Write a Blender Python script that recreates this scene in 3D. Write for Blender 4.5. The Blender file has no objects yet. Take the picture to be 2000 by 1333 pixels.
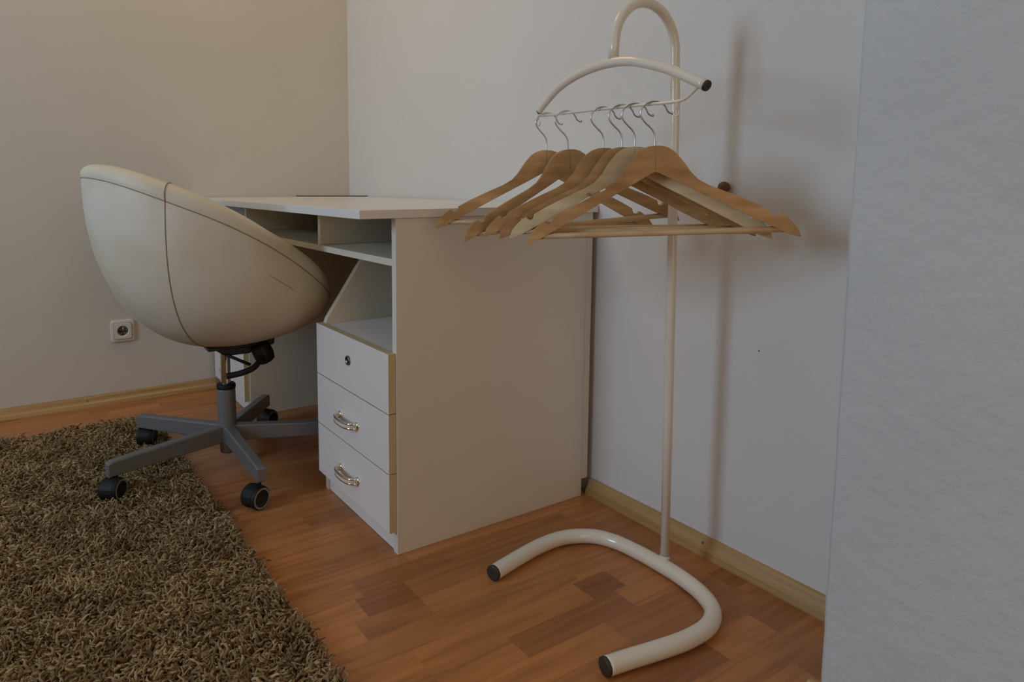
import bpy, bmesh, math, random
import numpy as np
from mathutils import Vector, Matrix
from mathutils.geometry import tessellate_polygon
PI = math.pi
sc = bpy.context.scene
COL = sc.collection

# ------------------------------------------------------------------ camera
CAM = Vector((2.7212, -1.25, 0.807))
RX, RY, RZ = (0.53320835, 0.08970446, -0.84121458), (0.84598396, -0.0565391, 0.53020229), (0.0, -0.99436233, -0.10603565)
cd = bpy.data.cameras.new('camera')
cam = bpy.data.objects.new('camera', cd)
COL.objects.link(cam)
M = Matrix(((RX[0], -RX[1], -RX[2], CAM.x), (RY[0], -RY[1], -RY[2], CAM.y), (RZ[0], -RZ[1], -RZ[2], CAM.z), (0, 0, 0, 1)))
cam.matrix_world = M
cd.sensor_width = 36.0
cd.lens = 36.0 * 1341.0 / 2000.0
cd.shift_x = 140.0 / 2000.0
cd.shift_y = -(666.5 - 502.0) / 2000.0
cd.clip_start = 0.02
sc.camera = cam

# ------------------------------------------------------------------ view transform
sc.view_settings.view_transform = 'Standard'
sc.view_settings.look = 'None'
sc.view_settings.gamma = 1.0
sc.view_settings.use_curve_mapping = False
sc.view_settings.exposure = 0.0

# ------------------------------------------------------------------ world and lights
w = bpy.data.worlds.new('world'); sc.world = w; w.use_nodes = True
w.node_tree.nodes['Background'].inputs[0].default_value = (0.62, 0.80, 1.0, 1)
w.node_tree.nodes['Background'].inputs[1].default_value = 0.15

def area(name, loc, direction, sx, sy, power, color, spread=180):
    l = bpy.data.lights.new(name, 'AREA'); l.shape = 'RECTANGLE'; l.size = sx; l.size_y = sy
    l.energy = power; l.color = color; l.spread = math.radians(spread)
    o = bpy.data.objects.new(name, l); COL.objects.link(o)
    o.location = loc
    o.rotation_euler = Vector(direction).to_track_quat('-Z', 'Y').to_euler()
    return o
# daylight through the window in the wall behind the camera, added warm fill at a made-up opening on the side
area('window_daylight', (1.38, -3.56, 1.50), (0, 1, 0), 0.66, 1.05, 31.0, (0.54, 0.75, 1.0))
area('warm_side_fill', (4.27, -1.15, 1.20), (-1, 0, 0), 0.95, 1.9, 9.0, (1.0, 0.66, 0.32))
area('warm_ceiling_fill', (0.70, -0.75, 2.54), (0, 0, -1), 0.5, 0.5, 4.8, (1.0, 0.64, 0.25))  # added warm fill overhead, brightens the corner; no lamp known there

# ------------------------------------------------------------------ materials
def mat(name, color, rough=0.5, metal=0.0, spec=0.5, coat=0.0):
    m = bpy.data.materials.new(name); m.use_nodes = True
    b = m.node_tree.nodes['Principled BSDF']
    b.inputs['Base Color'].default_value = (*color, 1)
    b.inputs['Roughness'].default_value = rough
    b.inputs['Metallic'].default_value = metal
    b.inputs['Specular IOR Level'].default_value = spec
    b.inputs['Coat Weight'].default_value = coat
    return m

def N(m, t, **k):
    n = m.node_tree.nodes.new(t)
    for a, v in k.items():
        setattr(n, a, v)
    return n

def L(m, a, b): m.node_tree.links.new(a, b)

def BS(m): return m.node_tree.nodes['Principled BSDF']

def add_bump(m, scale=60.0, strength=0.2, dist=0.002, detail=4.0, rough=0.6):
    tc = N(m, 'ShaderNodeTexCoord'); n = N(m, 'ShaderNodeTexNoise')
    n.inputs['Scale'].default_value = scale; n.inputs['Detail'].default_value = detail; n.inputs['Roughness'].default_value = rough
    L(m, tc.outputs['Object'], n.inputs['Vector'])
    b = N(m, 'ShaderNodeBump'); b.inputs['Strength'].default_value = strength; b.inputs['Distance'].default_value = dist
    L(m, n.outputs['Fac'], b.inputs['Height']); L(m, b.outputs['Normal'], BS(m).inputs['Normal'])
    return n

def mottled(m, c1, c2, scale=3.0, detail=3.0, stretch=(1, 1, 1), lo=0.35, hi=0.65, coord='Object'):
    tc = N(m, 'ShaderNodeTexCoord'); mp = N(m, 'ShaderNodeMapping'); mp.inputs['Scale'].default_value = stretch
    n = N(m, 'ShaderNodeTexNoise'); n.inputs['Scale'].default_value = scale; n.inputs['Detail'].default_value = detail
    r = N(m, 'ShaderNodeValToRGB')
    r.color_ramp.elements[0].position = lo; r.color_ramp.elements[0].color = (*c1, 1)
    r.color_ramp.elements[1].position = hi; r.color_ramp.elements[1].color = (*c2, 1)
    L(m, tc.outputs[coord], mp.inputs['Vector']); L(m, mp.outputs['Vector'], n.inputs['Vector'])
    L(m, n.outputs['Fac'], r.inputs['Fac']); L(m, r.outputs['Color'], BS(m).inputs['Base Color'])
    return r

M_wall = mat('painted_plaster', (0.80, 0.76, 0.69), 0.85, spec=0.25)
mottled(M_wall, (0.75, 0.725, 0.68), (0.78, 0.755, 0.71), 2.0)
add_bump(M_wall, 55.0, 0.35, 0.0018, 5.0)
M_wall_left = mat('cream_plaster', (0.72, 0.65, 0.55), 0.85, spec=0.25)
mottled(M_wall_left, (0.66, 0.605, 0.51), (0.69, 0.635, 0.54), 2.0)
add_bump(M_wall_left, 55.0, 0.35, 0.0018, 5.0)
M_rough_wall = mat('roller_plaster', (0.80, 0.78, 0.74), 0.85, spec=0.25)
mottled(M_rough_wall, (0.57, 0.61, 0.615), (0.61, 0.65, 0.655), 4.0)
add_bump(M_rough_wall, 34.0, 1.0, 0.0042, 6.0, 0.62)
M_ceiling = mat('ceiling_paint', (0.82, 0.80, 0.76), 0.9)

def wood(name, c1, c2, axis=(1, 1, 1), scale=8.0, rough=0.45, lo=0.3, hi=0.7):
    m = mat(name, c1, rough)
    mottled(m, c1, c2, scale, 6.0, axis, lo, hi)
    return m

# laminate floor: piece tone comes from an attribute, grain runs along y
M_floor = mat('beech_laminate', (0.3, 0.15, 0.07), 0.34, spec=0.45)
_at = N(M_floor, 'ShaderNodeAttribute'); _at.attribute_name = 'tone'
_rp = N(M_floor, 'ShaderNodeValToRGB')
_rp.color_ramp.elements[0].position = 0.0; _rp.color_ramp.elements[0].color = (0.29, 0.110, 0.034, 1)
_rp.color_ramp.elements[1].position = 1.0; _rp.color_ramp.elements[1].color = (0.60, 0.245, 0.078, 1)
_tc = N(M_floor, 'ShaderNodeTexCoord'); _mp = N(M_floor, 'ShaderNodeMapping'); _mp.inputs['Scale'].default_value = (26, 1.6, 1)
_ad = N(M_floor, 'ShaderNodeVectorMath', operation='ADD')
_sc2 = N(M_floor, 'ShaderNodeVectorMath', operation='SCALE'); _sc2.inputs['Scale'].default_value = 37.0
L(M_floor, _at.outputs['Vector'], _sc2.inputs[0])
L(M_floor, _tc.outputs['Object'], _mp.inputs['Vector']); L(M_floor, _mp.outputs['Vector'], _ad.inputs[0]); L(M_floor, _sc2.outputs['Vector'], _ad.inputs[1])
_n = N(M_floor, 'ShaderNodeTexNoise'); _n.inputs['Scale'].default_value = 2.2; _n.inputs['Detail'].default_value = 7.0; _n.inputs['Distortion'].default_value = 0.6
L(M_floor, _ad.outputs['Vector'], _n.inputs['Vector'])
_mx = N(M_floor, 'ShaderNodeMix', data_type='RGBA', blend_type='MULTIPLY'); _mx.inputs['Factor'].default_value = 1.0
_r2 = N(M_floor, 'ShaderNodeValToRGB')
_r2.color_ramp.elements[0].position = 0.32; _r2.color_ramp.elements[0].color = (0.76, 0.71, 0.67, 1)
_r2.color_ramp.elements[1].position = 0.62; _r2.color_ramp.elements[1].color = (1.06, 1.06, 1.06, 1)
L(M_floor, _at.outputs['Fac'], _rp.inputs['Fac']); L(M_floor, _n.outputs['Fac'], _r2.inputs['Fac'])
L(M_floor, _rp.outputs['Color'], _mx.inputs['A']); L(M_floor, _r2.outputs['Color'], _mx.inputs['B'])
L(M_floor, _mx.outputs['Result'], BS(M_floor).inputs['Base Color'])

M_base_x = wood('beech_skirting', (0.38, 0.215, 0.075), (0.56, 0.35, 0.145), (1.2, 30, 40), 2.0, 0.42)
M_base_y = wood('beech_skirting_side', (0.38, 0.215, 0.075), (0.56, 0.35, 0.145), (30, 1.2, 40), 2.0, 0.42)
M_melamine = mat('white_melamine', (0.86, 0.79, 0.73), 0.42)
add_bump(M_melamine, 300.0, 0.05, 0.0005)
M_top = mat('white_melamine_top', (0.80, 0.78, 0.73), 0.30)
M_edge = mat('yellowed_edge_band', (0.62, 0.50, 0.28), 0.5)
M_side = mat('cream_melamine', (0.76, 0.71, 0.63), 0.42)
M_inner = mat('aged_melamine', (0.76, 0.69, 0.55), 0.5)
M_back = mat('back_board', (0.36, 0.27, 0.17), 0.6)
M_chrome = mat('chrome', (0.78, 0.77, 0.75), 0.12, 1.0)
M_wire = mat('hook_wire', (0.50, 0.54, 0.58), 0.22, 1.0)
M_lock = mat('dull_lock_metal', (0.20, 0.17, 0.14), 0.35, 0.9)
M_cream_plastic = mat('cream_plastic', (0.78, 0.70, 0.55), 0.35)
M_black = mat('black_plastic', (0.012, 0.011, 0.011), 0.55, spec=0.3)
M_blackmetal = mat('black_metal', (0.012, 0.011, 0.011), 0.5)
M_greypaint = mat('grey_powder_coat', (0.20, 0.195, 0.19), 0.42, 0.25)
add_bump(M_greypaint, 500.0, 0.08, 0.0005)
M_greyrub = mat('grey_rubber_rim', (0.24, 0.24, 0.20), 0.6)
M_leather = mat('cream_leather', (0.70, 0.64, 0.52), 0.50, spec=0.4)
mottled(M_leather, (0.64, 0.56, 0.40), (0.74, 0.68, 0.56), 3.2, 4.0, (1, 1, 1.4), 0.36, 0.60)
add_bump(M_leather, 130.0, 0.18, 0.001, 6.0)
M_crease = mat('worn_leather_crease', (0.46, 0.37, 0.23), 0.7)
M_seam = mat('seam_thread', (0.26, 0.20, 0.12), 0.8)
M_stand = mat('cream_enamel', (0.80, 0.74, 0.62), 0.22, coat=0.6)
M_cap = mat('dark_end_cap', (0.035, 0.027, 0.022), 0.5)
M_knob = mat('dark_wood_knob', (0.16, 0.065, 0.025), 0.4)
M_socket = mat('socket_plastic', (0.74, 0.70, 0.60), 0.35)
M_hole = mat('socket_recess', (0.20, 0.16, 0.10), 0.5)
M_dark = mat('dark_hole', (0.01, 0.008, 0.006), 0.7)
M_cable = mat('cable_rubber', (0.09, 0.065, 0.05), 0.5)
M_glass = mat('window_glass', (1, 1, 1), 0.02); BS(M_glass).inputs['Transmission Weight'].default_value = 1.0
M_frame = mat('window_frame_white', (0.8, 0.8, 0.78), 0.4)
M_yarn = mat('olive_yarn', (0.16, 0.12, 0.065), 0.9, spec=0.12)
_a = N(M_yarn, 'ShaderNodeAttribute'); _a.attribute_name = 'tone'
_r = N(M_yarn, 'ShaderNodeValToRGB')
_r.color_ramp.elements[0].color = (0.135, 0.081, 0.034, 1); _r.color_ramp.elements[1].color = (0.56, 0.41, 0.215, 1)
L(M_yarn, _a.outputs['Fac'], _r.inputs['Fac']); L(M_yarn, _r.outputs['Color'], BS(M_yarn).inputs['Base Color'])
M_backing = mat('rug_backing', (0.10, 0.072, 0.04), 0.95)

# ------------------------------------------------------------------ helpers
def link(name, me, m=None, parent=None, smooth=False):
    o = bpy.data.objects.new(name, me); COL.objects.link(o)
    if m is not None:
        for mm in (m if isinstance(m, (list, tuple)) else [m]):
            me.materials.append(mm)
    if parent is not None:
        o.parent = parent
    if smooth:
        me.polygons.foreach_set('use_smooth', [True] * len(me.polygons))
    return o

def obj(name, bm, m=None, parent=None, smooth=False, bevel=0.0, seg=2, auto=None):
    me = bpy.data.meshes.new(name)
    bmesh.ops.recalc_face_normals(bm, faces=bm.faces[:])
    bm.to_mesh(me); bm.free()
    o = link(name, me, m, parent, smooth)
    if bevel > 0:
        b = o.modifiers.new('bevel', 'BEVEL'); b.width = bevel; b.segments = seg; b.limit_method = 'ANGLE'; b.angle_limit = math.radians(40)
        b.harden_normals = False
    return o

def thing(name, label, cat, loc=(0, 0, 0), rz=0.0, group=None):
    o = bpy.data.objects.new(name, None); COL.objects.link(o)
    o.location = loc; o.rotation_euler = (0, 0, rz); o.empty_display_size = 0.05
    return tag(o, label, cat, group)

def tag(o, label, cat, group=None):
    o['label'] = label; o['category'] = cat
    if group: o['group'] = group
    return o

def struct(o):
    o['kind'] = 'structure'; return o

def BM(): return bmesh.new()

def add_box(bm, lo, hi, mi=0, mtx=None):
    lo = Vector(lo); hi = Vector(hi)
    vs = [bm.verts.new((x, y, z)) for x in (lo.x, hi.x) for y in (lo.y, hi.y) for z in (lo.z, hi.z)]
    if mtx is not None:
        for v in vs: v.co = mtx @ v.co
    F = [(0, 1, 3, 2), (4, 6, 7, 5), (0, 4, 5, 1), (2, 3, 7, 6), (0, 2, 6, 4), (1, 5, 7, 3)]
    fs = []
    for f in F:
        fc = bm.faces.new([vs[i] for i in f]); fc.material_index = mi; fs.append(fc)
    return fs

def box(name, lo, hi, m, parent=None, bevel=0.0):
    bm = BM(); add_box(bm, lo, hi)
    return obj(name, bm, m, parent, bevel=bevel)

def add_prism(bm, pts, vec, mi=0):
    """extrude a closed polygon (3-D points) by vec"""
    a = [bm.verts.new(p) for p in pts]; b = [bm.verts.new(Vector(p) + Vector(vec)) for p in pts]
    n = len(pts)
    f1 = bm.faces.new(a); f2 = bm.faces.new(b[::-1])
    f1.material_index = f2.material_index = mi
    for i in range(n):
        f = bm.faces.new([a[i], b[i], b[(i + 1) % n], a[(i + 1) % n]]); f.material_index = mi

def smooth_path(pts, n=8, closed=False):
    """Catmull-Rom"""
    P = [Vector(p) for p in pts]; out = []
    m = len(P)
    rng = range(m) if closed else range(m - 1)
    for i in rng:
        p0 = P[(i - 1) % m] if (closed or i > 0) else P[0] * 2 - P[1]
        p1 = P[i]; p2 = P[(i + 1) % m]
        p3 = P[(i + 2) % m] if (closed or i + 2 < m) else P[-1] * 2 - P[-2]
        for k in range(n):
            t = k / n
            out.append(0.5 * ((2 * p1) + (p2 - p0) * t + (2 * p0 - 5 * p1 + 4 * p2 - p3) * t * t + (3 * p1 - p0 - 3 * p2 + p3) * t ** 3))
    if not closed: out.append(P[-1])
    return out

def add_tube(bm, pts, r, sides=16, caps=True, closed=False, mi=0, flat=None):
    P = [Vector(p) for p in pts]; n = len(P)
    R = r if isinstance(r, (list, tuple)) else [r] * n
    T = []
    for i in range(n):
        a = P[(i - 1) % n] if (closed or i > 0) else P[0]; b = P[(i + 1) % n] if (closed or i < n - 1) else P[-1]
        T.append((b - a).normalized())
    up = Vector((0, 0, 1)) if abs(T[0].z) < 0.9 else Vector((1, 0, 0))
    nrm = (up - T[0] * up.dot(T[0])).normalized()
    rings = []
    for i in range(n):
        if i > 0:
            q = T[i - 1].rotation_difference(T[i]); nrm = q @ nrm
            nrm = (nrm - T[i] * nrm.dot(T[i])).normalized()
        bn = T[i].cross(nrm)
        fx, fy = flat if flat else (1, 1)
        rings.append([bm.verts.new(P[i] + nrm * (math.cos(2 * PI * k / sides) * R[i] * fx) + bn * (math.sin(2 * PI * k / sides) * R[i] * fy)) for k in range(sides)])
    for i in range(n if closed else n - 1):
        A, B = rings[i], rings[(i + 1) % n]
        for k in range(sides):
            f = bm.faces.new([A[k], A[(k + 1) % sides], B[(k + 1) % sides], B[k]]); f.material_index = mi; f.smooth = True
    if caps and not closed:
        f = bm.faces.new(rings[0][::-1]); f.material_index = mi
        f = bm.faces.new(rings[-1]); f.material_index = mi

def tube(name, pts, r, m, parent=None, sides=20, caps=True, closed=False, flat=None):
    bm = BM(); add_tube(bm, pts, r, sides, caps, closed, flat=flat)
    return obj(name, bm, m, parent)

def add_lathe(bm, prof, axis_loc=(0, 0, 0), mtx=None, seg=32, mi=0):
    """prof: (r, z) list, revolved round z"""
    rings = []
    for r, z in prof:
        if r < 1e-6:
            rings.append([bm.verts.new((axis_loc[0], axis_loc[1], axis_loc[2] + z))])
        else:
            rings.append([bm.verts.new((axis_loc[0] + r * math.cos(2 * PI * k / seg), axis_loc[1] + r * math.sin(2 * PI * k / seg), axis_loc[2] + z)) for k in range(seg)])
    for A, B in zip(rings, rings[1:]):
        for k in range(seg):
            a0 = A[k % len(A)]; a1 = A[(k + 1) % len(A)]; b0 = B[k % len(B)]; b1 = B[(k + 1) % len(B)]
            vs = []
            for v in (a0, a1, b1, b0):
                if v not in vs: vs.append(v)
            if len(vs) > 2:
                f = bm.faces.new(vs); f.material_index = mi; f.smooth = True
    if mtx is not None:
        for R_ in rings:
            for v in R_: v.co = mtx @ v.co

# ------------------------------------------------------------------ room shell
XL, YR = -0.012, 0.008          # inner faces of the left wall and the wall behind the desk
XE, YE, ZC = 4.3, -3.6, 2.6     # far (unseen) side and back walls, ceiling
PX, PY = 2.200, -0.230          # corner of the projecting wall
rnd = random.Random(7)

def build_floor():
    x0, pitch = 1.7527, 0.0618
    special = {0: [(-0.70, -0.323, 0.66), (-0.323, -0.235, 0.02), (-0.235, -0.05, 0.6)], 1: [(-0.537, -0.27, 0.20), (-0.70, -0.537, 0.62)],
               -1: [(-0.60, -0.30, 0.60)], 2: [(-0.60, -0.36, 0.72), (-0.36, -0.06, 0.38)], 3: [(-0.42, -0.05, 0.42), (-0.75, -0.42, 0.45)],
               4: [(-0.55, -0.25, 0.12)], -3: [(-0.72, -0.61, 0.08)], -2: [(-0.61, -0.25, 0.70)], -4: [(-0.70, -0.48, 0.25)]}
    bm = BM(); lay = bm.loops.layers.float_color.new('tone')
    k0 = int(math.floor((-0.06 - x0) / pitch)); k1 = int(math.ceil((XE + 0.06 - x0) / pitch))
    for k in range(k0, k1):
        xa, xb = max(x0 + k * pitch, -0.06), min(x0 + (k + 1) * pitch, XE + 0.06)
        if xb - xa < 1e-4: continue
        cuts = []
        sp = sorted(special.get(k, []))
        y = YE - 0.06
        segs = []
        def fill(a, b):
            while a < b - 1e-4:
                ln = rnd.uniform(0.12, 0.42)
                e = min(a + ln, b)
                if b - e < 0.09: e = b
                segs.append((a, e, min(1, max(0, rnd.gauss(0.60, 0.17)))))
                a = e
        for (a, b, t) in sp:
            fill(y, a); segs.append((a, b, t)); y = b
        fill(y, 0.06)
        for a, b, t in segs:
            f = bm.faces.new([bm.verts.new(p) for p in ((xa, a, 0), (xb, a, 0), (xb, b, 0), (xa, b, 0))])
            r1 = rnd.random()
            for lp in f.loops: lp[lay] = (t, t, t, 1)
    bmesh.ops.remove_doubles(bm, verts=bm.verts[:], dist=1e-5)
    # underside slab gives the floor its thickness
    fs = add_box(bm, (-0.06, YE - 0.06, -0.08), (XE + 0.06, 0.06, -0.004))
    for f in fs:
        for lp in f.loops: lp[lay] = (0.5, 0.5, 0.5, 1)
    me = bpy.data.meshes.new('floor'); bm.to_mesh(me); bm.free()
    return struct(link('floor', me, M_floor))
build_floor()
struct(box('ceiling', (-0.2, YE - 0.2, ZC), (XE + 0.2, 0.2, ZC + 0.1), M_ceiling))
def fine_wall(name, lo, hi, m):
    return struct(box(name, lo, hi, m))
fine_wall('wall_left', (XL - 0.12, YE - 0.12, -0.08), (XL, YR + 0.12, ZC), M_wall_left)
fine_wall('wall_back', (XL, YR, -0.08), (XE + 0.12, YR + 0.12, ZC), M_wall)
# projecting wall on the right, its corner worked a little uneven like hand plaster
def projecting_wall():
    bm = BM(); n = 90
    rr = random.Random(3)
    wob = [0.0]
    for i in range(n): wob.append(wob[-1] * 0.75 + rr.uniform(-1, 1) * 0.0007)
    A, B, C_, D = [], [], [], []
    for i in range(n + 1):
        z = -0.02 + (ZC + 0.02) * i / n
        A.append(bm.verts.new((PX + wob[i], YR + 0.02, z)))
        B.append(bm.verts.new((PX + wob[i], PY + 0.006, z)))
        C_.append(bm.verts.new((PX + 0.006 + wob[i], PY, z)))
        D.append(bm.verts.new((XE + 0.02, PY, z)))
    for i in range(n):
        for P, Q in ((A, B), (B, C_), (C_, D)):
            bm.faces.new([P[i], Q[i], Q[i + 1], P[i + 1]])
    bm.faces.new([A[0], bm.verts.new((XE + 0.02, YR + 0.02, -0.02)), D[0], C_[0], B[0]])
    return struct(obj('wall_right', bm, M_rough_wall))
projecting_wall()
# unseen walls: side wall and rear wall; the rear one has the window, the side one an added opening
def wall_with_window(name, axis, at, thick, span, win):
    a0, a1 = span; w0, w1, z0, z1 = win
    bm = BM()
    def bx(p0, p1, q0, q1):
        if axis == 'y': add_box(bm, (p0, min(at, at + thick), q0), (p1, max(at, at + thick), q1))
        else: add_box(bm, (min(at, at + thick), p0, q0), (max(at, at + thick), p1, q1))
    bx(a0, w0, -0.08, ZC); bx(w1, a1, -0.08, ZC); bx(w0, w1, -0.08, z0); bx(w0, w1, z1, ZC)
    return struct(obj(name, bm, M_wall))
wall_with_window('wall_rear', 'y', YE, -0.12, (XL - 0.12, XE + 0.12), (0.93, 1.83, 0.90, 2.20))
wall_with_window('wall_side', 'x', XE, 0.12, (YE, YR), (-1.64, -0.66, 0.0, 2.17))
def window(name, axis, at, w0, w1, z0, z1):
    e = bpy.data.objects.new(name, None); COL.objects.link(e); struct(e)
    bm = BM(); g = BM(); t = 0.05; m_ = (w0 + w1) / 2
    def bx(b, p0, p1, q0, q1, d=0.03):
        if axis == 'y': add_box(b, (p0, at - d, q0), (p1, at + d, q1))
        else: add_box(b, (at - d, p0, q0), (at + d, p1, q1))
    bx(bm, w0, w1, z0, z0 + t); bx(bm, w0, w1, z1 - t, z1); bx(bm, w0, w0 + t, z0 + t, z1 - t); bx(bm, w1 - t, w1, z0 + t, z1 - t); bx(bm, m_ - t / 2, m_ + t / 2, z0 + t, z1 - t)
    obj('window_frame', bm, M_frame, e)
window('window_1', 'y', YE - 0.085, 0.93, 1.83, 0.90, 2.20)

# skirting boards: a moulded beech strip, 4 cm high
def skirting(name, p0, p1, inward, m, screws=()):
    p0 = Vector(p0); p1 = Vector(p1); n = Vector(inward)
    prof = [(0, 0), (0.023, 0), (0.023, 0.003), (0.021, 0.015), (0.016, 0.020), (0.013, 0.026), (0.010, 0.035), (0.007, 0.039), (0, 0.040)]
    bm = BM()
    add_prism(bm, [p0 + n * a + Vector((0, 0, z)) for a, z in prof], p1 - p0)
    o = struct(obj(name, bm, m))
    for s in screws:
        q = p0.lerp(p1, s) + n * 0.0145 + Vector((0, 0, 0.027))
        b = BM(); add_lathe(b, [(0, 0.0012), (0.0025, 0.001), (0.003, 0), (0.003, -0.004)], mtx=Matrix.Translation(q) @ n.to_track_quat('Z', 'Y').to_matrix().to_4x4(), seg=12)
        obj('screw', b, M_seam, o)
    return o
skirting('baseboard_back', (1.47, YR, 0), (PX, YR, 0), (0, -1, 0), M_base_x, [(1.821 - 1.47) / (PX - 1.47)])
skirting('baseboard_left', (XL, YE, 0), (XL, -0.588, 0), (1, 0, 0), M_base_y, [(YE + 1.044) / (YE + 0.588)])
skirting('baseboard_right', (PX - 0.014, PY, 0), (XE, PY, 0), (0, -1, 0), M_base_x)
skirting('baseboard_side', (XE, YE, 0), (XE, -1.64, 0), (-1, 0, 0), M_base_y)

# ------------------------------------------------------------------ desk
def build_desk():
    W, H, T = 1.469, 0.7353, 0.018
    FY = -0.5705; BY = -0.028
    d = thing('desk', 'white double-pedestal writing desk standing in the corner of the room', 'desk', (0.0, -0.0, 0))
    # tabletop with the small chamfer of its edge band
    bm = BM(); add_box(bm, (-0.008, -0.655, H + 0.0004), (1.474, 0.004, 0.754))
    obj('tabletop', bm, M_top, d, bevel=0.0008)
    # side panel on the right and the one against the left wall
    box('side_panel', (W - T, FY, 0.0), (W, BY, H), M_side, d, 0.0006)
    box('side_panel', (0.0, FY, 0.0), (T, BY, H), M_melamine, d, 0.0006)
    # slanted inner panels of the pedestals
    def slanted(x):
        bm = BM()
        pts = [(x, FY, 0), (x, FY, 0.447), (x, FY + 0.006, 0.462), (x, -0.4475, 0.6335), (x, BY, 0.6335), (x, BY, 0)]
        add_prism(bm, pts, (T, 0, 0))
        return obj('inner_panel', bm, M_inner, d, bevel=0.0006)
    slanted(1.070); slanted(0.388)
    # shelf under the top, its divider, back panel
    box('shelf', (T + 0.0005, FY, 0.634), (W - T - 0.0005, BY, 0.649), M_inner, d, 0.0005)
    box('divider', (1.044, FY + 0.001, 0.6495), (1.060, BY, H - 0.0003), M_inner, d, 0.0005)
    box('divider', (0.40, FY + 0.001, 0.6495), (0.416, BY, H - 0.0003), M_inner, d, 0.0005)
    box('back_panel', (0.0, -0.0275, 0.045), (W - 0.001, -0.008, H), M_back, d, 0.0006)
    box('edge_band', (W - 0.0009, -0.0275, 0.045), (W - 0.0003, -0.008, H), M_side, d)
    # two pedestals: floor board of the open compartment, plinth, three drawers
    for xa, xb in ((1.088, W - T), (T, 0.388)):
        box('compartment_floor', (xa + 0.0005, FY + 0.001, 0.430), (xb - 0.0005, BY, 0.446), M_melamine, d, 0.0005)
        box('plinth', (xa + 0.0005, FY + 0.004, 0.001), (xb - 0.0005, FY + 0.020, 0.052), M_melamine, d, 0.0005)
    for fa, fb in ((1.0705, 1.4665), (0.004, 0.400)):
        for k, (z0, z1) in enumerate(((0.3185, 0.449), (0.1855, 0.3165), (0.052, 0.1835))):
            bm = BM()
            fs = add_box(bm, (fa, -0.589, z0), (fb, -0.5712, z1))
            for f in fs:
                n = f.normal if f.normal.length > 0 else None
            bm.normal_update()
            for f in bm.faces:
                if abs(abs(f.normal.y)) < 0.5: f.material_index = 1
            dr = obj('drawer', bm, [M_melamine, M_edge], d, bevel=0.0005)
            # tray of the drawer behind its front
            tb = BM(); xa2, xb2 = fa + 0.035, fb - 0.035
            add_box(tb, (xa2, -0.5705, z0 + 0.02), (xa2 + 0.012, -0.08, z1 - 0.03)); add_box(tb, (xb2 - 0.012, -0.5705, z0 + 0.02), (xb2, -0.08, z1 - 0.03))
            add_box(tb, (xa2 + 0.012, -0.092, z0 + 0.02), (xb2 - 0.012, -0.08, z1 - 0.03)); add_box(tb, (xa2 + 0.012, -0.5705, z0 + 0.02), (xb2 - 0.012, -0.093, z0 + 0.026))
            obj('drawer_tray', tb, M_melamine, dr)
            xc = (fa + fb) / 2 - 0.006; zc = (z0 + z1) / 2 - 0.005
            if k == 0:
                b = BM(); mt = Matrix.Translation((xc + 0.004, -0.589, zc + 0.014)) @ Matrix.Rotation(PI / 2, 4, 'X')
                add_lathe(b, [(0.0115, -0.001), (0.0115, 0.0035), (0.0098, 0.005), (0.0080, 0.0045), (0.0070, 0.0015), (0, 0.0015)], mtx=mt, seg=28)
                lk = obj('lock', b, M_lock, dr)
                b = BM(); add_box(b, (-0.0012, -0.004, 0.0012), (0.0012, 0.004, 0.0019), mtx=mt)
                add_lathe(b, [(0.0068, 0.0017), (0.0040, 0.0022), (0, 0.0022)], mtx=mt, seg=20)
                obj('keyhole', b, M_dark, dr)
            else:
                hd = handle(xc, -0.589, zc, dr)
    return d

def handle(xc, y, zc, parent):
    """bow handle: chrome rails above and below a cream inlay"""
    n = 22; half = 0.049; dep = 0.026
    path = []
    for i in range(n + 1):
        a = PI * i / n
        path.append(Vector((xc - half * math.cos(a) * (1 if abs(math.cos(a)) < 1 else 1), y - dep * (math.sin(a) ** 0.62), zc)))
    b = BM()
    add_tube(b, [p + Vector((0, 0, 0.0052)) for p in path], 0.0032, 12)
    add_tube(b, [p - Vector((0, 0, 0.0052)) for p in path], 0.0032, 12)
    for s in (-1, 1):
        add_lathe(b, [(0, 0.004), (0.0085, 0.004), (0.0095, 0), (0.0095, -0.0005)], mtx=Matrix.Translation((xc + s * (half - 0.001), y, zc)) @ Matrix.Rotation(PI / 2, 4, 'X'), seg=20)
    h = obj('handle', b, M_chrome, parent)
    b = BM()
    for i in range(n):
        p, q = path[i], path[i + 1]
        t = (q - p).normalized(); nn = Vector((t.y, -t.x, 0)).normalized() * 0.0029
        z = Vector((0, 0, 0.0036))
        vs = [p - nn - z, p + nn - z, p + nn + z, p - nn + z, q - nn - z, q + nn - z, q + nn + z, q - nn + z]
        V = [b.verts.new(v) for v in vs]
        for f in ((0, 1, 5, 4), (1, 2, 6, 5), (2, 3, 7, 6), (3, 0, 4, 7)): b.faces.new([V[j] for j in f])
    bmesh.ops.remove_doubles(b, verts=b.verts[:], dist=1e-6)
    obj('handle_inlay', b, M_cream_plastic, h)
    return h
build_desk()
cab = tube('cable', smooth_path([(0.000, -0.235, 0.7565), (0.015, -0.225, 0.7565), (0.05, -0.20, 0.7565), (0.10, -0.12, 0.7565), (0.15, -0.05, 0.7565), (0.175, -0.012, 0.7565), (0.18, 0.0, 0.7565)], 6), 0.0022, M_cable, sides=10)
tag(cab, 'thin dark cable lying on the tabletop in the corner of the walls', 'cable')

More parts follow.
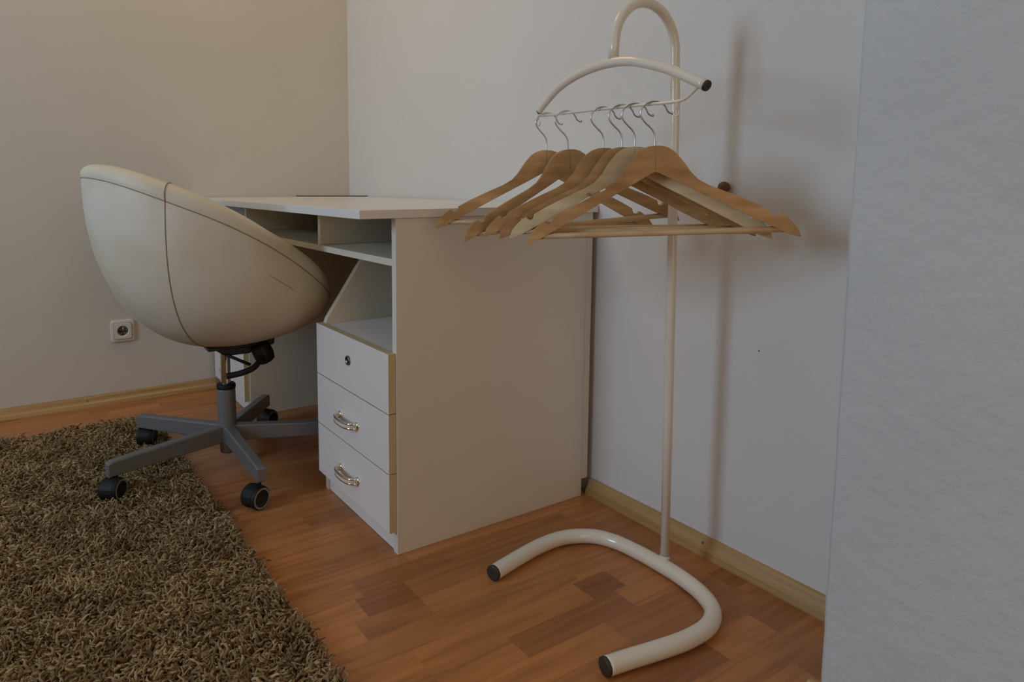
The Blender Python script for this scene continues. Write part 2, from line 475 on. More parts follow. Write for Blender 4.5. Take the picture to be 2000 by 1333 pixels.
# ------------------------------------------------------------------ wall socket
def build_socket():
    s = thing('wall_socket', 'cream single wall socket on the left wall behind the chair', 'socket', (XL, -0.914, 0.268))
    def rr(h, r, x, n=6):
        out = []
        for cx_, cz_, a0 in ((h - r, h - r, 0), (-h + r, h - r, PI / 2), (-h + r, -h + r, PI), (h - r, -h + r, 1.5 * PI)):
            for k in range(n + 1):
                a = a0 + PI / 2 * k / n
                out.append(Vector((x, cx_ + r * math.cos(a), cz_ + r * math.sin(a))))
        return out
    def stack(name, layers, m, cap=True):
        b = BM(); R_ = [[b.verts.new(p) for p in rr(h, r, x)] for h, r, x in layers]
        for A, B in zip(R_, R_[1:]):
            for i in range(len(A)): b.faces.new([A[i], A[(i + 1) % len(A)], B[(i + 1) % len(B)], B[i]])
        if cap: b.faces.new(R_[-1])
        return obj(name, b, m, s)
    stack('frame', [(0.040, 0.010, 0), (0.040, 0.010, 0.006), (0.038, 0.009, 0.009), (0.031, 0.006, 0.010), (0.0305, 0.006, 0.008), (0.030, 0.006, 0.0075)], M_socket)
    b = BM()
    add_lathe(b, [(0.0, -0.004), (0.0175, -0.004), (0.019, 0.0), (0.0195, 0.0055), (0.021, 0.006), (0.0, 0.006)][0:5], mtx=Matrix.Translation((0.009, 0, 0)) @ Matrix.Rotation(PI / 2, 4, 'Y'), seg=36)
    R0 = [b.verts.new(p) for p in rr(0.028, 0.006, 0.0150)]; R1 = [b.verts.new(p) for p in rr(0.0295, 0.006, 0.0075)]
    for i in range(len(R0)): b.faces.new([R1[i], R1[(i + 1) % len(R1)], R0[(i + 1) % len(R0)], R0[i]])
    # face between the square edge and the round recess
    ring = [b.verts.new((0.0150, 0.021 * math.cos(2 * PI * k / 28), 0.021 * math.sin(2 * PI * k / 28))) for k in range(28)]
    for i in range(28): b.faces.new([R0[i], R0[(i + 1) % 28], ring[(i + 1) % 28], ring[i]])
    obj('insert', b, M_socket, s)
    b = BM(); add_lathe(b, [(0.018, 0.0), (0.0, 0.0)], mtx=Matrix.Translation((0.0075, 0, 0)) @ Matrix.Rotation(PI / 2, 4, 'Y'), seg=28)
    obj('recess', b, M_hole, s)
    for dy in (-0.0095, 0.0095):
        b = BM(); add_lathe(b, [(0.003, 0.0), (0.0, 0.0012)], mtx=Matrix.Translation((0.0078, dy, -0.002)) @ Matrix.Rotation(PI / 2, 4, 'Y'), seg=14)
        obj('contact_hole', b, M_dark, s)
    b = BM(); add_lathe(b, [(0.0025, 0.0), (0.0025, 0.006), (0.0, 0.0075)], mtx=Matrix.Translation((0.0076, 0, 0.010)) @ Matrix.Rotation(PI / 2, 4, 'Y'), seg=14)
    obj('earth_pin', b, M_chrome, s)
build_socket()

# ------------------------------------------------------------------ wall knob
def build_knob():
    k = thing('coat_peg', 'small round dark brown wooden peg on the wall behind the hangers', 'peg', (1.836, YR, 0.7995))
    mt = Matrix.Rotation(PI / 2, 4, 'X')
    b = BM(); add_lathe(b, [(0.0055, 0.0), (0.0045, 0.002), (0.0045, 0.005)], mtx=mt, seg=20)
    obj('stem', b, M_knob, k)
    b = BM(); add_lathe(b, [(0.0, 0.0025), (0.006, 0.0035), (0.0102, 0.0075), (0.0120, 0.0135), (0.0112, 0.0195), (0.0070, 0.0242), (0, 0.0258)], mtx=mt, seg=28)
    obj('ball', b, M_knob, k)
build_knob()
hole = BM(); add_lathe(hole, [(0, 0.0006), (0.0018, 0.0005), (0.0022, 0)], mtx=Matrix.Translation((1.922, YR, 0.474)) @ Matrix.Rotation(PI / 2, 4, 'X'), seg=10)
tag(obj('nail', hole, M_seam), 'tiny dark nail head in the wall right of the stand pole', 'nail')

# ------------------------------------------------------------------ clothes stand
YB = -0.320; XA = 1.822
def build_stand():
    s = thing('clothes_stand', 'cream tubular metal clothes stand with looped top and U-shaped foot', 'clothes stand', (1.82, -0.14, 0))
    inv = Vector((-1.82, 0.14, 0))
    def P(x, y, z): return Vector((x, y, z)) + inv
    r = 0.0158
    # centreline of the U foot on the floor
    u = smooth_path([P(1.657, -0.450, r), P(1.650, -0.420, r), P(1.637, -0.360, r), P(1.627, -0.300, r), P(1.628, -0.235, r), P(1.655, -0.178, r), P(1.70, -0.150, r), P(1.76, -0.140, r),
                     P(1.824, -0.138, r), P(1.875, -0.141, r), P(1.93, -0.153, r), P(1.975, -0.180, r), P(2.000, -0.228, r), P(2.003, -0.290, r), P(1.995, -0.350, r), P(1.984, -0.410, r), P(1.976, -0.458, r)], 6)
    tube('base_tube', u, r, M_stand, s, 28)
    for a, b_ in ((u[0], u[1]), (u[-1], u[-2])):
        t = (a - b_).normalized(); b = BM()
        add_lathe(b, [(r * 0.99, -0.004), (r * 1.01, 0.0), (r * 1.0, 0.0035), (r * 0.82, 0.0045), (0.004, 0.0035), (0, 0.0035)], mtx=Matrix.Translation(a) @ t.to_track_quat('Z', 'Y').to_matrix().to_4x4(), seg=28)
        obj('end_cap', b, M_cap, s)
    # pole leaning a little forward, bent over into a loop
    pr = 0.0093
    pts = [P(1.822, -0.130, 0.022), P(1.822, -0.135, 0.35), P(1.822, -0.1415, 0.675), P(1.822, -0.148, 0.963), P(1.822, -0.1535, 1.055)]
    cy_, R_ = -0.2345, 0.0815
    for i in range(1, 24):
        a = PI * i / 24
        pts.append(P(1.822, cy_ + R_ * math.cos(a), 1.0555 + R_ * math.sin(a)))
    pts += [P(1.822, -0.3165, 1.050), P(1.822, -0.318, 1.028)]
    tube('pole', pts, pr, M_stand, s, 24)
    b = BM(); add_lathe(b, [(0.0095, 0.0), (0.0115, 0.0), (0.0105, 0.006), (0.0095, 0.009)], mtx=Matrix.Translation(P(1.822, -0.1302, 0.028)), seg=24)
    obj('weld_collar', b, M_stand, s)
    # shoulder shaped bar
    sh = smooth_path([P(1.624, YB, 0.953), P(1.642, YB, 0.968), P(1.680, YB, 0.993), P(1.725, YB, 1.010), P(1.775, YB, 1.020), P(1.822, YB, 1.0225), P(1.868, YB, 1.018), P(1.915, YB, 1.005), P(1.960, YB, 0.988), P(2.021, YB, 0.9585)], 6)
    n = len(sh); rad = [0.0062 + (0.0089 - 0.0062) * min(1, (i / (n - 1)) / 0.45) for i in range(n)]
    tube('shoulder_bar', sh, rad, M_stand, s, 24)
    t = (sh[-1] - sh[-2]).normalized(); b = BM()
    add_lathe(b, [(0.0088, -0.003), (0.0090, 0.0), (0.0086, 0.002), (0.0066, 0.0024), (0.004, 0.0008), (0, 0.0008)], mtx=Matrix.Translation(sh[-1]) @ t.to_track_quat('Z', 'Y').to_matrix().to_4x4(), seg=24)
    obj('end_cap', b, M_cap, s)
    t = (sh[0] - sh[1]).normalized(); b = BM()
    add_lathe(b, [(0.0061, -0.002), (0.0063, 0.0), (0.0058, 0.0016), (0, 0.0018)], mtx=Matrix.Translation(sh[0]) @ t.to_track_quat('Z', 'Y').to_matrix().to_4x4(), seg=24)
    obj('end_cap', b, M_cap, s)
    wr = smooth_path([P(1.632, YB, 0.957), P(1.622, YB, 0.948), P(1.632, YB, 0.9445), P(1.70, YB, 0.9435), P(1.80, YB, 0.9425), P(1.90, YB, 0.941), P(1.955, YB, 0.9395), P(1.980, YB, 0.942), P(1.998, YB, 0.953), P(2.010, YB, 0.963)], 6)
    tube('hanging_rail', wr, 0.0027, M_stand, s, 14)
    for x, z in ((1.622, 0.9455), (1.966, 0.9375)):
        c = [P(x, YB, z), P(x, YB, z - 0.008)]
        for i in range(0, 15):
            a = PI / 2 + 2 * PI * 0.8 * i / 14
            c.append(P(x - 0.0055 * math.cos(a) * -1, YB, z - 0.0145 + 0.0065 * math.sin(a)))
        tube('eye_hook', c, 0.0014, M_stand, s, 10)
    return s
build_stand()

# ------------------------------------------------------------------ hangers
W_H, D_H = 0.222, 0.160
def hanger_mats(i, c1, c2):
    m = wood('hanger_wood_%d' % i, c1, c2, (10, 2.2, 16), 3.6, 0.36, 0.33, 0.66)
    # darker flecks and small knots
    ramp = [n for n in m.node_tree.nodes if n.type == 'VALTORGB'][0]
    tc = N(m, 'ShaderNodeTexCoord'); mp = N(m, 'ShaderNodeMapping'); mp.inputs['Location'].default_value = (i * 3.1, i * 1.7, 0); mp.inputs['Scale'].default_value = (1, 1, 1.6)
    v = N(m, 'ShaderNodeTexVoronoi'); v.inputs['Scale'].default_value = 14.0
    L(m, tc.outputs['Object'], mp.inputs['Vector']); L(m, mp.outputs['Vector'], v.inputs['Vector'])
    r = N(m, 'ShaderNodeValToRGB'); r.color_ramp.elements[0].position = 0.03; r.color_ramp.elements[0].color = (0.45, 0.35, 0.25, 1)
    r.color_ramp.elements[1].position = 0.10; r.color_ramp.elements[1].color = (1, 1, 1, 1)
    L(m, v.outputs['Distance'], r.inputs['Fac'])
    n2 = N(m, 'ShaderNodeTexNoise'); n2.inputs['Scale'].default_value = 9.0; n2.inputs['Detail'].default_value = 3.0
    L(m, mp.outputs['Vector'], n2.inputs['Vector'])
    r2 = N(m, 'ShaderNodeValToRGB'); r2.color_ramp.elements[0].position = 0.38; r2.color_ramp.elements[0].color = (0.74, 0.66, 0.56, 1)
    r2.color_ramp.elements[1].position = 0.60; r2.color_ramp.elements[1].color = (1.05, 1.05, 1.05, 1)
    L(m, n2.outputs['Fac'], r2.inputs['Fac'])
    a = N(m, 'ShaderNodeMix', data_type='RGBA', blend_type='MULTIPLY'); a.inputs['Factor'].default_value = 0.8
    b = N(m, 'ShaderNodeMix', data_type='RGBA', blend_type='MULTIPLY'); b.inputs['Factor'].default_value = 0.85
    L(m, ramp.outputs['Color'], a.inputs['A']); L(m, r.outputs['Color'], a.inputs['B'])
    L(m, a.outputs['Result'], b.inputs['A']); L(m, r2.outputs['Color'], b.inputs['B'])
    L(m, b.outputs['Result'], BS(m).inputs['Base Color'])
    return m
tones = [((0.44, 0.25, 0.095), (0.60, 0.38, 0.17)), ((0.42, 0.24, 0.10), (0.58, 0.37, 0.17)), ((0.43, 0.245, 0.095), (0.58, 0.37, 0.165)),
         ((0.36, 0.19, 0.075), (0.50, 0.295, 0.125)), ((0.60, 0.47, 0.27), (0.72, 0.60, 0.39)), ((0.42, 0.225, 0.085), (0.58, 0.345, 0.145))]
M_dowel = wood('dowel_wood', (0.50, 0.33, 0.16), (0.66, 0.48, 0.27), (1, 1, 1), 14.0, 0.45)
top_edge = [(0.0, 0.0), (0.010, 0.0006), (0.021, 0.004), (0.031, 0.011), (0.039, 0.0205), (0.0465, 0.031), (0.056, 0.0465), (0.068, 0.0600), (0.085, 0.0705), (0.105, 0.0795), (0.132, 0.0920), (0.155, 0.1035), (0.1765, 0.1155)]
notch = [(0.1772, 0.1215), (0.180, 0.1250), (0.185, 0.1262), (0.189, 0.1240), (0.1905, 0.1205)]
tip_edge = [(0.196, 0.1235), (0.203, 0.1290), (0.211, 0.1370), (0.2175, 0.1460), (0.2225, 0.160)]
low_edge = [(0.2195, 0.1605), (0.2015, 0.1540), (0.15, 0.1255), (0.10, 0.0975), (0.05, 0.0705), (0.006, 0.0462), (0.0, 0.0440)]
def build_hanger_proto():
    h = thing('coat_hanger', 'x', 'hanger')
    right = top_edge + notch + tip_edge + low_edge
    T = 0.0115
    # one shoulder each side: mirrored halves meet at the glued centre joint
    bm = BM()
    poly = right[:-1] + [right[-1]] + [(-a, b) for a, b in right[-2:0:-1]]
    va = [bm.verts.new((-T / 2, a, -b)) for a, b in poly]; vb = [bm.verts.new((T / 2, a, -b)) for a, b in poly]
    for t3 in tessellate_polygon([[Vector((a, -b, 0)) for a, b in poly]]):
        bm.faces.new([va[q] for q in t3]); bm.faces.new([vb[q] for q in reversed(t3)])
    for q in range(len(poly)):
        r_ = (q + 1) % len(poly); bm.faces.new([va[q], vb[q], vb[r_], va[r_]])
    body = obj('shoulders', bm, M_dowel, h, bevel=0.0016, seg=3)
    zr = 0.1475
    tube('trouser_bar', [(0, -0.199, -zr), (0, -0.1, -zr), (0, 0, -zr), (0, 0.1, -zr), (0, 0.199, -zr)], 0.0052, M_dowel, h, 16)
    hp = smooth_path([(0, 0, -0.012), (0, 0, 0.0), (0, 0, 0.018), (0, -0.004, 0.028), (0, -0.013, 0.038), (0, -0.0200, 0.0475), (0, -0.0222, 0.057), (0, -0.0175, 0.067), (0, -0.009, 0.0725), (0, 0.0, 0.074), (0, 0.010, 0.0715),
                      (0, 0.0175, 0.065), (0, 0.021, 0.057), (0, 0.0255, 0.0525), (0, 0.029, 0.052)], 5)
    tube('hook', hp, 0.00145, M_wire, h, 12)
    b = BM(); add_lathe(b, [(0.0, 0.0022), (0.0019, 0.0019), (0.0024, 0.0), (0.0018, -0.002), (0, -0.0022)], axis_loc=(0, 0.0295, 0.052), seg=12)
    obj('hook_tip', b, M_wire, h)
    tube('joint_line', [(T / 2 + 0.0001, 0, -0.002), (T / 2 + 0.0001, 0, -0.040)], 0.0003, M_seam, h, 6)
    return h
proto = build_hanger_proto()
hang = [(1.649, 0.583, 0.011, 0.8745, 'golden wooden coat hanger farthest left on the rail, its left shoulder tip over the desktop'),
        (1.703, 0.42, -0.085, 0.8725, 'wooden coat hanger with its left shoulder tipped lowest, second from the left rail end'),
        (1.803, 0.72, -0.024, 0.875, 'wooden coat hanger with a gap left of its hook, third from the rail end'),
        (1.847, 0.80, -0.029, 0.8715, 'brownish coat hanger mostly hidden behind the pale hanger'),
        (1.878, 0.855, -0.022, 0.8745, 'palest whitish wooden coat hanger, second from the front'),
        (1.919, 0.842, -0.051, 0.8715, 'front coat hanger of orange-brown wood, nearest the camera, unobstructed')]
for i, (x, psi, rho, zn, lab) in enumerate(hang):
    if i == 0: h = proto; kids = list(proto.children)
    else:
        h = proto.copy(); COL.objects.link(h); kids = []
        for ch in list(proto.children):
            c = ch.copy(); c.data = ch.data.copy(); COL.objects.link(c); c.parent = h; kids.append(c)
    tag(h, lab, 'hanger', 'wooden coat hangers on the rail of the stand')
    # hang from the rail: rail centre height there
    rail = 0.9445 - (x - 1.632) * 0.0145
    top = rail + 0.0027 + 0.0014
    # rotation about the rail point, then drop so that the hook rests on the rail
    Rm = Matrix.Rotation(-psi, 4, 'Z') @ Matrix.Rotation(rho * -1, 4, 'X')
    h.matrix_world = Matrix.Translation((x, YB, top)) @ Rm @ Matrix.Translation((0, 0, -0.074))
    wm = hanger_mats(i, *tones[i])
    for c in kids:
        if c.name.startswith('shoulders'):
            c.data.materials[0] = wm

# ------------------------------------------------------------------ office chair
def build_chair():
    CX, CY = 0.787, -0.751
    c = thing('office_chair', 'cream leather tub swivel chair on a grey five-star base, pushed under the desk', 'chair', (CX, CY, 0))
    yaw = math.radians(89.0)
    f = Vector((math.cos(yaw), math.sin(yaw), 0)); s = Vector((f.y, -f.x, 0))     # forward, towards the camera side
    def Q(a, b, z): return f * a + s * b + Vector((0, 0, z))
    # rim (outer seam) curve as a function of the angle th (0 = front)
    NB = 96
    def rim(th):
        ct, st = math.cos(th), math.sin(th)
        A = 0.328 if ct < 0 else 0.296
        a = -0.010 + (A * (abs(ct) ** 0.95) * (1 if ct >= 0 else -1))
        b = 0.325 * (abs(st) ** 0.92) * (1 if st >= 0 else -1)
        t = (a + 0.34) / 0.63          # 0 back .. 1 front
        zz = RIMZ(t)
        return a, b, zz
    ka = [-0.34, -0.29, -0.20, -0.075, 0.008, 0.083, 0.18, 0.24, 0.29]
    kx = [(q + 0.34) / 0.63 for q in ka]
    kz = [0.826, 0.811, 0.772, 0.718, 0.674, 0.628, 0.558, 0.510, 0.465]
    def RIMZ(t):
        return float(np.interp(t, kx, kz))
    def smoothz(t):
        return sum(RIMZ(min(1, max(0, t + dt))) for dt in (-0.06, -0.03, 0, 0.03, 0.06)) / 5
    b0 = Q(-0.010, 0, 0)
    ZB = 0.361
    bm = BM(); rings = []
    NT = 22
    prof_in = [  # crest and inside, relative: (inward distance, dz)
        (0.0015, -0.0012), (-0.002, 0.011), (0.002, 0.024), (0.012, 0.034), (0.027, 0.039), (0.043, 0.036), (0.055, 0.026), (0.062, 0.010)]
    allr = []
    for j in range(NT + 1):
        u = j / NT
        ph = u * PI / 2
        rr_ = math.sin(ph) ** (2 / 2.25); hh = 1 - math.cos(ph) ** (2 / 2.3)
        ring = []
        for i in range(NB):
            th = 2 * PI * i / NB
            a, b, z = rim(th); z = smoothz((a + 0.34) / 0.63)
            aa = -0.010 + (a + 0.010) * rr_; bb = b * rr_
            zz = ZB + (z - ZB) * hh
            # underside rises a little towards the front
            ring.append(Q(aa, bb, zz + 0.016 * max(0, aa) / 0.3 * (1 - hh)))
        allr.append(ring)
    zseat = 0.470
    for (inn, dz) in prof_in:
        ring = []
        for i in range(NB):
            th = 2 * PI * i / NB
            a, b, z = rim(th); z = smoothz((a + 0.34) / 0.63)
            l = math.hypot(a + 0.01, b)
            fr = min(1, max(0, (a - 0.05) / 0.22))                  # the padding bulges outwards at the front
            k = (l - inn) / l
            kf = 1.15 + 0.62 * fr - 0.28 * min(1, max(0, (-a - 0.15) / 0.18))
            ring.append(Q(-0.010 + (a + 0.010) * k, b * k, z + dz * kf))
        allr.append(ring)
    for (q, inn) in ((0.35, 0.070), (0.7, 0.078), (1.0, 0.090)):
        ring = []
        for i in range(NB):
            th = 2 * PI * i / NB
            a, b, z = rim(th); z = smoothz((a + 0.34) / 0.63)
            l = math.hypot(a + 0.01, b); k = (l - inn) / l
            z0 = z + 0.005; z1 = min(zseat - 0.02, z - 0.03) + 0.06 * min(1, max(0, -a / 0.25))
            ring.append(Q(-0.010 + (a + 0.010) * k, b * k, z0 + (z1 - z0) * q))
        allr.append(ring)
    V = []
    for ring in allr[1:]:
        V.append([bm.verts.new(p) for p in ring])
    cb = bm.verts.new(Q(-0.010, 0, ZB)); ci = bm.verts.new(Q(-0.010, 0, zseat - 0.03))
    for A, B in zip(V, V[1:]):
        for i in range(NB):
            bm.faces.new([A[i], A[(i + 1) % NB], B[(i + 1) % NB], B[i]]).smooth = True
    for i in range(NB):
        bm.faces.new([cb, V[0][(i + 1) % NB], V[0][i]]).smooth = True
        bm.faces.new([ci, V[-1][i], V[-1][(i + 1) % NB]]).smooth = True
    sh = obj('shell', bm, M_leather, c)
    sh.modifiers.new('sub', 'SUBSURF').levels = 1; sh.modifiers['sub'].render_levels = 1
    # seams: one round the rim, one down each side
    def seam(pts, closed=False, r=0.0011):
        return tube('seam', pts, r, M_seam, sh, 8, closed=closed)
    seam(allr[NT], True, 0.0010)
    for sg in (1, -1):
        def at(ring, deg):
            x_ = (NB * deg / 360.0 * sg) % NB; i_ = int(x_); f_ = x_ - i_
            return ring[i_].lerp(ring[(i_ + 1) % NB], f_)
        line = [at(allr[j], 122 + 6 * (1 - j / NT)) for j in range(4, NT + 1)] + [at(allr[NT + 1 + j], 122) for j in range(1, 6)]
        seam(smooth_path(line, 2), False, 0.0010)
    # worn crease on the outside below the front of the rim
    def lev_at(t, deg):
        x_ = (NB * deg / 360.0) % NB; i_ = int(x_); j_ = int(t); g_ = t - j_
        return allr[j_][i_].lerp(allr[j_][(i_ + 1) % NB], x_ - i_).lerp(allr[j_ + 1][i_].lerp(allr[j_ + 1][(i_ + 1) % NB], x_ - i_), g_)
    crs = [lev_at(19.3 - 0.6 * q, 82 - 14 * q) for q in [k / 8 for k in range(9)]]
    tube('crease', crs, [0.0004] + [0.0009] * 7 + [0.0005], M_crease, sh, 8)
    # seat cushion
    bm = BM(); R_ = []
    for (k, z) in ((0.0, 0.441), (0.50, 0.441), (0.58, 0.452), (0.625, 0.466), (0.62, 0.480), (0.55, 0.490), (0.3, 0.495), (0.0, 0.496)):
        ring = []
        for i in range(48):
            th = 2 * PI * i / 48; a, b, _ = rim(th)
            ring.append(Q(-0.010 + (a + 0.010) * k, b * k, z))
        R_.append(ring)
    VV = [[bm.verts.new(R_[0][0])]] + [[bm.verts.new(p) for p in r_] for r_ in R_[1:-1]] + [[bm.verts.new(R_[-1][0])]]
    for A, B in zip(VV, VV[1:]):
        for i in range(48):
            vs = []
            for v in (A[i % len(A)], A[(i + 1) % len(A)], B[(i + 1) % len(B)], B[i % len(B)]):
                if v not in vs: vs.append(v)
            bm.faces.new(vs).smooth = True
    obj('seat_cushion', bm, M_leather, c)
    # mechanism under the seat
    bm = BM()
    pts = [Q(-0.056, 0.055, 0.366), Q(-0.012, 0.055, 0.334), Q(0.055, 0.055, 0.334), Q(0.075, 0.055, 0.346), Q(0.125, 0.055, 0.352), Q(0.130, 0.055, 0.378), Q(0.05, 0.055, 0.366)]
    add_prism(bm, pts, s * -0.11)
    add_box(bm, (-0.058, -0.058, 0.352), (0.10, 0.058, 0.362), mtx=Matrix.Rotation(yaw, 4, 'Z'))
    mech = obj('mechanism', bm, M_blackmetal, c, bevel=0.003)
    # tension knob: fat cylinder lying forward-down
    q0 = Q(0.078, 0.066, 0.360); q1 = Q(0.100, 0.070, 0.308)
    ax = (q1 - q0).normalized()
    b = BM(); add_lathe(b, [(0, 0), (0.021, 0.0), (0.027, 0.006), (0.028, 0.035), (0.024, 0.052), (0.018, 0.056), (0, 0.056)], mtx=Matrix.Translation(q0) @ ax.to_track_quat('Z', 'Y').to_matrix().to_4x4(), seg=28)
    obj('tension_knob', b, M_black, c)
    tube('tilt_strut', [Q(-0.012, 0.060, 0.340), Q(0.048, 0.085, 0.309)], 0.0045, M_black, c, 10)
    lev = smooth_path([Q(-0.024, 0.105, 0.292), Q(0.012, 0.11, 0.296), Q(0.046, 0.11, 0.305), Q(0.066, 0.10, 0.317), Q(0.082, 0.085, 0.335), Q(0.088, 0.055, 0.350)], 6)
    tube('lever', lev, [0.0085] * (len(lev) - 8) + [0.007] * 8, M_black, c, 14, flat=(1.0, 0.8))
    # gas lift
    b = BM(); add_lathe(b, [(0.0135, 0.225), (0.0135, 0.345)], seg=28)
    obj('gas_lift', b, M_chrome, c)
    b = BM(); add_lathe(b, [(0.0135, 0.243), (0.024, 0.243), (0.0265, 0.240), (0.0265, 0.231), (0.0255, 0.229)], seg=32)
    obj('collar', b, M_black, c)
    b = BM(); add_lathe(b, [(0, 0.226), (0.0230, 0.232), (0.0248, 0.231), (0.0252, 0.225), (0.0262, 0.100), (0.0262, 0.072), (0.0225, 0.068), (0.0220, 0.045), (0.018, 0.042), (0, 0.042)], seg=36)
    obj('column', b, M_greypaint, c)
    # five arms with casters
    tips = [(1.101, -0.753), (0.865, -1.075), (0.516, -0.945), (0.524, -0.552), (0.893, -0.441)]
    spin = [math.radians(116), math.radians(140), math.radians(-28), math.radians(-60), math.radians(150)]
    for (tx, ty), sp in zip(tips, spin):
        d_ = Vector((tx - CX, ty - CY, 0)); ln = d_.length; an = math.atan2(d_.y, d_.x)
        R_ = Matrix.Rotation(an, 4, 'Z')
        b = BM()
        # tapered rectangular tube with an upright closed end
        w0, w1 = 0.0145, 0.0125
        z0a, z1a, z0b, z1b = 0.076, 0.124, 0.070, 0.110
        vs = []
        for (x, w_, za, zb) in ((0.018, w0, z0a, z1a), (ln - 0.012, w1, z0b, z1b), (ln, w1, z0b - 0.002, z1b - 0.004)):
            vs.append([b.verts.new(R_ @ Vector(p)) for p in ((x, -w_, za), (x, w_, za), (x, w_, zb), (x, -w_, zb))])
        for A, B in zip(vs, vs[1:]):
            for i in range(4): b.faces.new([A[i], A[(i + 1) % 4], B[(i + 1) % 4], B[i]])
        b.faces.new(vs[0]); b.faces.new(vs[-1])
        arm = obj('base_arm', b, M_greypaint, c, bevel=0.004, seg=3)
        # caster
        lift = 0.018 if (ty < -0.83) else 0.0
        cr = 0.0292
        px_, py_ = (d_.normalized() * (ln - 0.022)).x, (d_.normalized() * (ln - 0.022)).y
        off = Matrix.Rotation(sp, 4, 'Z')
        base = Matrix.Translation((px_, py_, 0)) @ off
        wcx = -0.014
        b = BM()
        add_lathe(b, [(0, 0.072), (0.0055, 0.072), (0.0055, 0.050), (0.009, 0.050), (0.009, 0.040), (0, 0.040)], mtx=base, seg=16)
        # hood: half shell over the wheels
        hp = []
        for i in range(13):
            a = math.radians(-20 + 220 * i / 12)
            hp.append(Vector((wcx + (cr + 0.0012) * math.cos(a), -0.0145, 0.0294 + lift * 0.5 + (cr + 0.0010) * math.sin(a))))
        hp2 = [Vector((wcx + (cr - 0.006) * math.cos(math.radians(200 - 220 * i / 12)), -0.0145, 0.0294 + lift * 0.5 + (cr - 0.006) * math.sin(math.radians(200 - 220 * i / 12)))) for i in range(13)]
        add_prism(b, [base @ p for p in hp + hp2], base.to_3x3() @ Vector((0, 0.029, 0)))
        cs = obj('caster', b, M_black, c)
        for sg in (-1, 1):
            b = BM()
            mt = base @ Matrix.Translation((wcx, sg * 0.0075, 0.0294 + lift * 0.5)) @ Matrix.Rotation(-sg * PI / 2, 4, 'X')
            add_lathe(b, [(0, 0.0), (cr - 0.002, 0.0), (cr, 0.002), (cr, 0.013), (cr - 0.003, 0.0165)], mtx=mt, seg=32)
            add_lathe(b, [(cr - 0.0075, 0.0165), (cr - 0.009, 0.0145), (0.006, 0.0165), (0, 0.0170)], mtx=mt, seg=32)
            wh = obj('wheel', b, M_black, cs)
            b = BM(); add_lathe(b, [(cr - 0.003, 0.0163), (cr - 0.0045, 0.0172), (cr - 0.0075, 0.0166)], mtx=mt, seg=32)
            obj('wheel_rim', b, M_greyrub, cs)
    return c
build_chair()

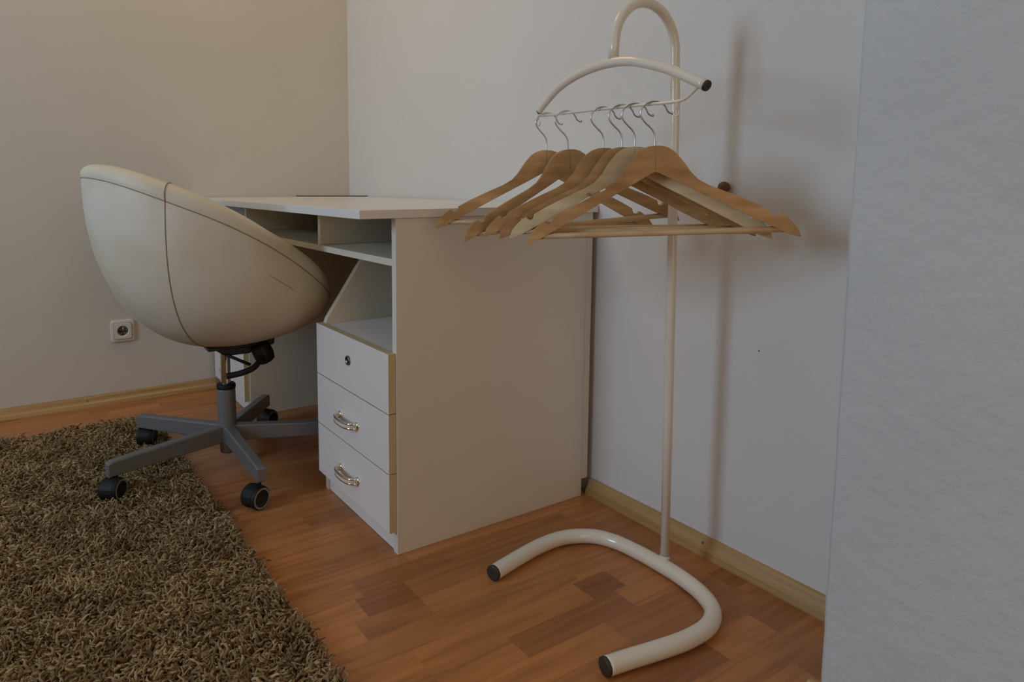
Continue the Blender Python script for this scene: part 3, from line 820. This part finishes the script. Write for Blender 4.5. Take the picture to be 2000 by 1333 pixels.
# ------------------------------------------------------------------ shaggy rug
def build_rug():
    rng = np.random.default_rng(11)
    ox, oy, rot = 0.255, -0.862, math.radians(1.2)
    LX, LY = 1.95, 1.35
    ca, sa = math.cos(rot), math.sin(rot)
    r = thing('shag_rug', 'olive brown long-pile shag rug on the floor under the chair', 'rug', (ox, oy, 0), rot)
    box('backing', (0, -LY, 0.0), (LX, 0, 0.006), M_backing, r, 0.002)
    # yarn strands on a jittered grid
    sp = 0.0060
    gx, gy = np.meshgrid(np.arange(0.004, LX - 0.004, sp), np.arange(-LY + 0.004, -0.003, sp))
    bx = gx.ravel() + rng.uniform(-.5, .5, gx.size) * sp; by = gy.ravel() + rng.uniform(-.5, .5, gx.size) * sp
    # keep what a camera anywhere near the photograph's could see at full density, thin out the rest
    keep = (by > -0.75) | (rng.random(bx.size) < 0.55)
    bx = bx[keep]; by = by[keep]; n = bx.size
    def field(x, y, seed):
        g = np.random.default_rng(seed); v = np.zeros_like(x)
        for _ in range(14):
            k = g.uniform(12, 75); a = g.uniform(0, 2 * PI); p = g.uniform(0, 2 * PI)
            v += np.sin(k * (x * math.cos(a) + y * math.sin(a)) + p)
        return v / 14 ** .5
    lean_a = field(bx, by, 1) * 2.4 + rng.normal(0, 1.0, n) - 0.6
    lean = np.clip(1.0 + 0.25 * field(bx, by, 2) + rng.normal(0, 0.30, n), 0.2, 1.6)
    ln = np.clip(rng.normal(0.029, 0.007, n), 0.015, 0.045)
    curl_a = rng.uniform(0, 2 * PI, n); curl = rng.normal(0, 0.0035, n)
    SEG, SD = 5, 4
    rad = np.clip(rng.normal(0.0024, 0.0006, n), 0.0013, 0.0040)
    verts = np.zeros((n, SEG + 1, SD, 3))
    px = bx.copy(); py = by.copy(); pz = np.full(n, 0.004)
    dang = np.zeros(n)
    for j in range(SEG + 1):
        t = j / SEG
        tilt = lean * (0.35 + 1.05 * t)
        az = lean_a + 1.7 * np.sin(t * 4.0 + curl_a)
        dx, dy, dz = np.cos(az) * np.sin(tilt), np.sin(az) * np.sin(tilt), np.cos(tilt)
        if j > 0:
            st = ln / SEG
            px = px + dx * st; py = py + dy * st; pz = pz + np.maximum(dz, -0.25) * st
            pz = np.clip(pz, 0.005 + rad, 0.030)
        ux, uy, uz = -np.sin(az), np.cos(az), np.zeros(n)
        vx, vy, vz = uy * dz, -ux * dz, ux * dy - uy * dx
        rr = rad * (1.0 - 0.15 * t if j < SEG else 0.45)
        for k in range(SD):
            a = 2 * PI * k / SD + curl_a + t * 1.5
            c_, s_ = np.cos(a) * rr, np.sin(a) * rr
            verts[:, j, k, 0] = px + ux * c_ + vx * s_
            verts[:, j, k, 1] = py + uy * c_ + vy * s_
            verts[:, j, k, 2] = np.maximum(pz + uz * c_ + vz * s_, 0.0012)
    V = verts.reshape(-1, 3)
    basei = (np.arange(n) * (SEG + 1) * SD)[:, None]
    q = []
    for j in range(SEG):
        for k in range(SD):
            q.append([j * SD + k, j * SD + (k + 1) % SD, (j + 1) * SD + (k + 1) % SD, (j + 1) * SD + k])
    q.append([SEG * SD + k for k in range(SD)])
    q = np.array(q)
    F = (basei[:, :, None] + q[None]).reshape(-1, 4)
    me = bpy.data.meshes.new('pile')
    me.vertices.add(len(V)); me.vertices.foreach_set('co', V.ravel())
    me.loops.add(F.size); me.loops.foreach_set('vertex_index', F.ravel().astype(np.int32))
    me.polygons.add(len(F)); me.polygons.foreach_set('loop_start', (np.arange(len(F)) * 4).astype(np.int32))
    me.polygons.foreach_set('use_smooth', np.ones(len(F), dtype=bool))
    me.update(calc_edges=True)
    tone = np.clip(0.45 + 0.15 * field(bx, by, 5) + rng.normal(0, 0.2, n), 0, 1)
    at = me.attributes.new('tone', 'FLOAT', 'POINT'); at.data.foreach_set('value', np.repeat(tone, (SEG + 1) * SD).astype(np.float32))
    p = link('pile', me, M_yarn, r); p['kind'] = 'stuff'
    print('rug strands', n)
build_rug()
